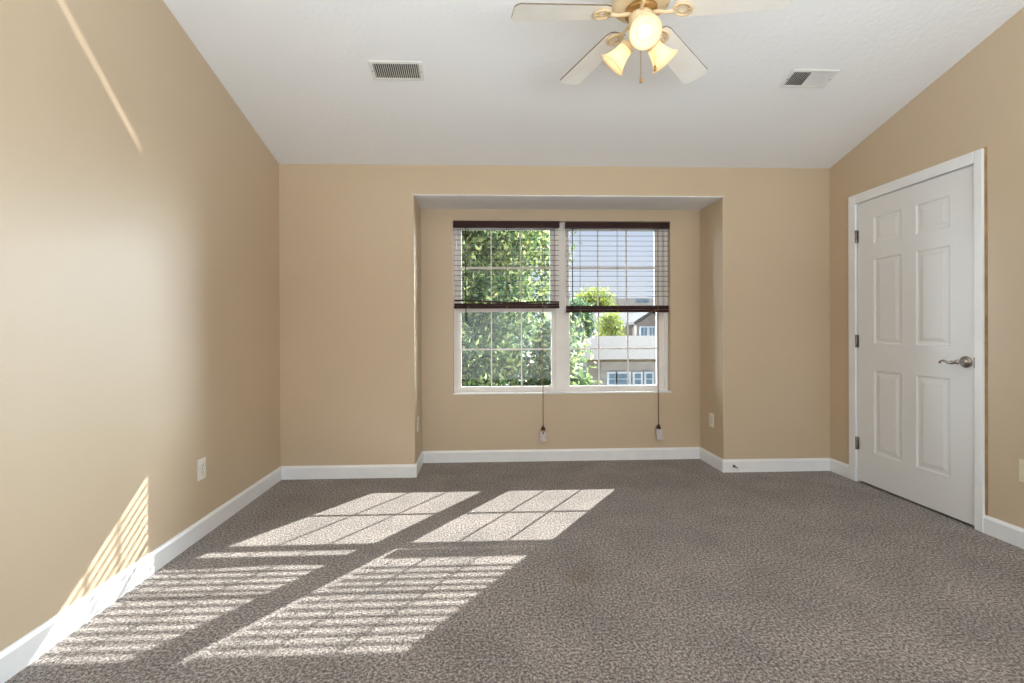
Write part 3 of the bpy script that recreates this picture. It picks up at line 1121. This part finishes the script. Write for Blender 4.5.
for (pa, pb) in ((608.5, 616), (617, 629.5), (634, 641.5), (645.5, 652.5)):
    a_, b_ = P_(pa, 373.3, Yh+0.4), P_(pb, 385, Yh+0.4)
    m_ = MB().box((a_.x-0.06, Yh+0.38, b_.z-0.6), (b_.x+0.06, Yh+0.5, a_.z+0.07))
    wn = m_.build('window', M['housetrim'], h1)
    m_ = MB()
    zt_, zb5 = a_.z, b_.z-0.5
    nrow = 4
    for i in range(nrow):
        za_ = zb5+(zt_-zb5)*i/nrow+0.02
        m_.box((a_.x+0.03, Yh+0.36, za_), (b_.x-0.03, Yh+0.385, zb5+(zt_-zb5)*(i+1)/nrow-0.02))
    m_.build('pane', M['housewin'], wn)

# farther house with a gable, behind the first roof
Yk = 33.0
h2 = tag(empty('taupe_house', (P_(640, 330, Yk).x, Yk, GZ)), 'taupe house with gabled grey roof seen above the nearer roof', 'house')
x0_, x1_ = P_(606, 330, Yk).x, P_(606, 330, Yk).x+12
ze_ = P_(630, 325.5, Yk).z
MB().box((x0_, Yk, GZ), (x1_, Yk+7, ze_)).build('wall', M['siding2'], h2)
m_ = MB()
zr2 = P_(620, 309.5, Yk+4).z
m_.prism([(x0_-0.9, Yk-0.5, ze_-0.05), (x0_-0.9, Yk+8, ze_-0.05), (x0_-0.9, Yk+3.8, zr2)], (16, 0, 0))
m_.build('roof', M['roof2'], h2)
g0, g1 = P_(634, 324, Yk-1.4), P_(655, 311, Yk-1.4)
m_ = MB()
xg1 = 2*g1.x-g0.x
m_.prism([(g0.x+0.3, Yk-1.0, GZ), (xg1-0.3, Yk-1.0, GZ), (xg1-0.3, Yk-1.0, g0.z), (g1.x, Yk-1.0, g1.z-0.15), (g0.x+0.3, Yk-1.0, g0.z)], (0, 4, 0))
m_.build('gable', M['siding2'], h2)
m_ = MB()
for sx_ in (0, 1):
    xa_ = g0.x if sx_ == 0 else xg1
    m_.prism([(xa_, Yk-1.4, g0.z-0.05), (g1.x, Yk-1.4, g1.z), (g1.x, Yk-1.4, g1.z+0.2), (xa_, Yk-1.4, g0.z+0.15)], (0, 5, 0))
m_.build('gable_roof', M['roof2'], h2)
for (pa, pb) in ((641, 647), (649.5, 654.5)):
    a_, b_ = P_(pa, 327.5, Yk-1.05), P_(pb, 333.5, Yk-1.05)
    wn = MB().box((a_.x-0.08, Yk-1.06, b_.z-0.4), (b_.x+0.08, Yk-0.98, a_.z+0.08)).build('window', M['housetrim'], h2)
    MB().box((a_.x, Yk-1.09, b_.z-0.3), ((a_.x+b_.x)/2-0.03, Yk-1.065, a_.z)).box(((a_.x+b_.x)/2+0.03, Yk-1.09, b_.z-0.3), (b_.x, Yk-1.065, a_.z)).build('pane', M['housewin'], wn)

# long flat-topped building far behind
Yf = 50.0
b0, b1, b2 = P_(578, 297, Yf), P_(617, 296, Yf), P_(618, 298, Yf)
bl = tag(empty('flat_building', (b1.x, Yf, GZ)), 'long pale flat-roofed building on the horizon', 'building')
MB().box((b0.x, Yf, GZ), (b1.x, Yf+8, b0.z)).box((b1.x, Yf+0.6, GZ), (b1.x+16, Yf+8, b2.z)).build('wall', M['siding'], bl)
m_ = MB()
for (pa, pb, pc_, pd) in ((583, 299, 590, 303), (637, 299.5, 650, 302.5)):
    a_, b_ = P_(pa, pb, Yf), P_(pc_, pd, Yf)
    MB().box((a_.x, Yf-0.1+0.5*(pa > 617), b_.z), (b_.x, Yf+0.5*(pa > 617), a_.z)).build('window', M['housewin'], bl)

# trees between the houses
t3 = tag(empty('yellow_green_tree', (P_(613, 325, 27.3).x, 27.3, GZ)), 'small yellow green tree above the near roof, right window', 'tree')
c3 = P_(612, 327, 27.3)
trunk((c3.x, 27.3, GZ), (c3.x, 27.3, c3.z), 0.15, t3, [(c3.x-0.5, 27.3, c3.z+0.3), (c3.x+0.5, 27.2, c3.z+0.2)])
leaves('foliage', [((c3.x-0.1, 27.3, c3.z-0.2), (0.62, 0.5, 0.9), 1.0)], 90, 45, 0.09, M['leaf2'], t3, 8)
t4 = tag(empty('round_tree', (P_(577, 325, 29.6).x, 29.6, GZ)), 'round dark green tree left of the yellow green tree', 'tree')
c4 = P_(577, 325, 29.6)
trunk((c4.x, 29.6, GZ), (c4.x, 29.6, c4.z), 0.2, t4, [(c4.x-0.5, 29.6, c4.z+0.4), (c4.x+0.4, 29.6, c4.z+0.3)])
leaves('foliage', [((c4.x, 29.6, c4.z), (0.85, 0.6, 1.6), 1.0)], 220, 45, 0.11, M['leaf3'], t4, 9)
t5 = tag(empty('far_tree', (P_(594, 302, 43).x, 43, GZ)), 'distant green treetop in front of the flat building', 'tree')
c5 = P_(593, 303, 43)
trunk((c5.x, 43, GZ), (c5.x, 43, c5.z), 0.25, t5, [(c5.x-1, 43, c5.z), (c5.x+1, 43, c5.z)])
leaves('foliage', [((c5.x, 43, c5.z-0.6), (1.9, 1.3, 1.7), 1.0)], 220, 45, 0.13, M['leaf2'], t5, 10)

# unseen rear window, added to go with the fill light behind the camera
rw = struct(empty('added_window', ((WX0+WX1)/2, REAR-0.06, WZ0)))
m_ = MB()
for a_, b_ in (((WX0, WZ0), (WX0+0.06, WZ1)), ((WX1-0.06, WZ0), (WX1, WZ1)), ((WX0, WZ0), (WX1, WZ0+0.06)), ((WX0, WZ1-0.06), (WX1, WZ1)), ((0.57, WZ0), (0.63, WZ1))):
    m_.box((a_[0], REAR-0.09, a_[1]), (b_[0], REAR-0.03, b_[1]))
m_.build('window_frame', M['vinyl'], rw)
MB().box((WX0+0.05, REAR-0.065, WZ0+0.05), (WX1-0.05, REAR-0.06, WZ1-0.05)).build('pane', M['glass'], rw)
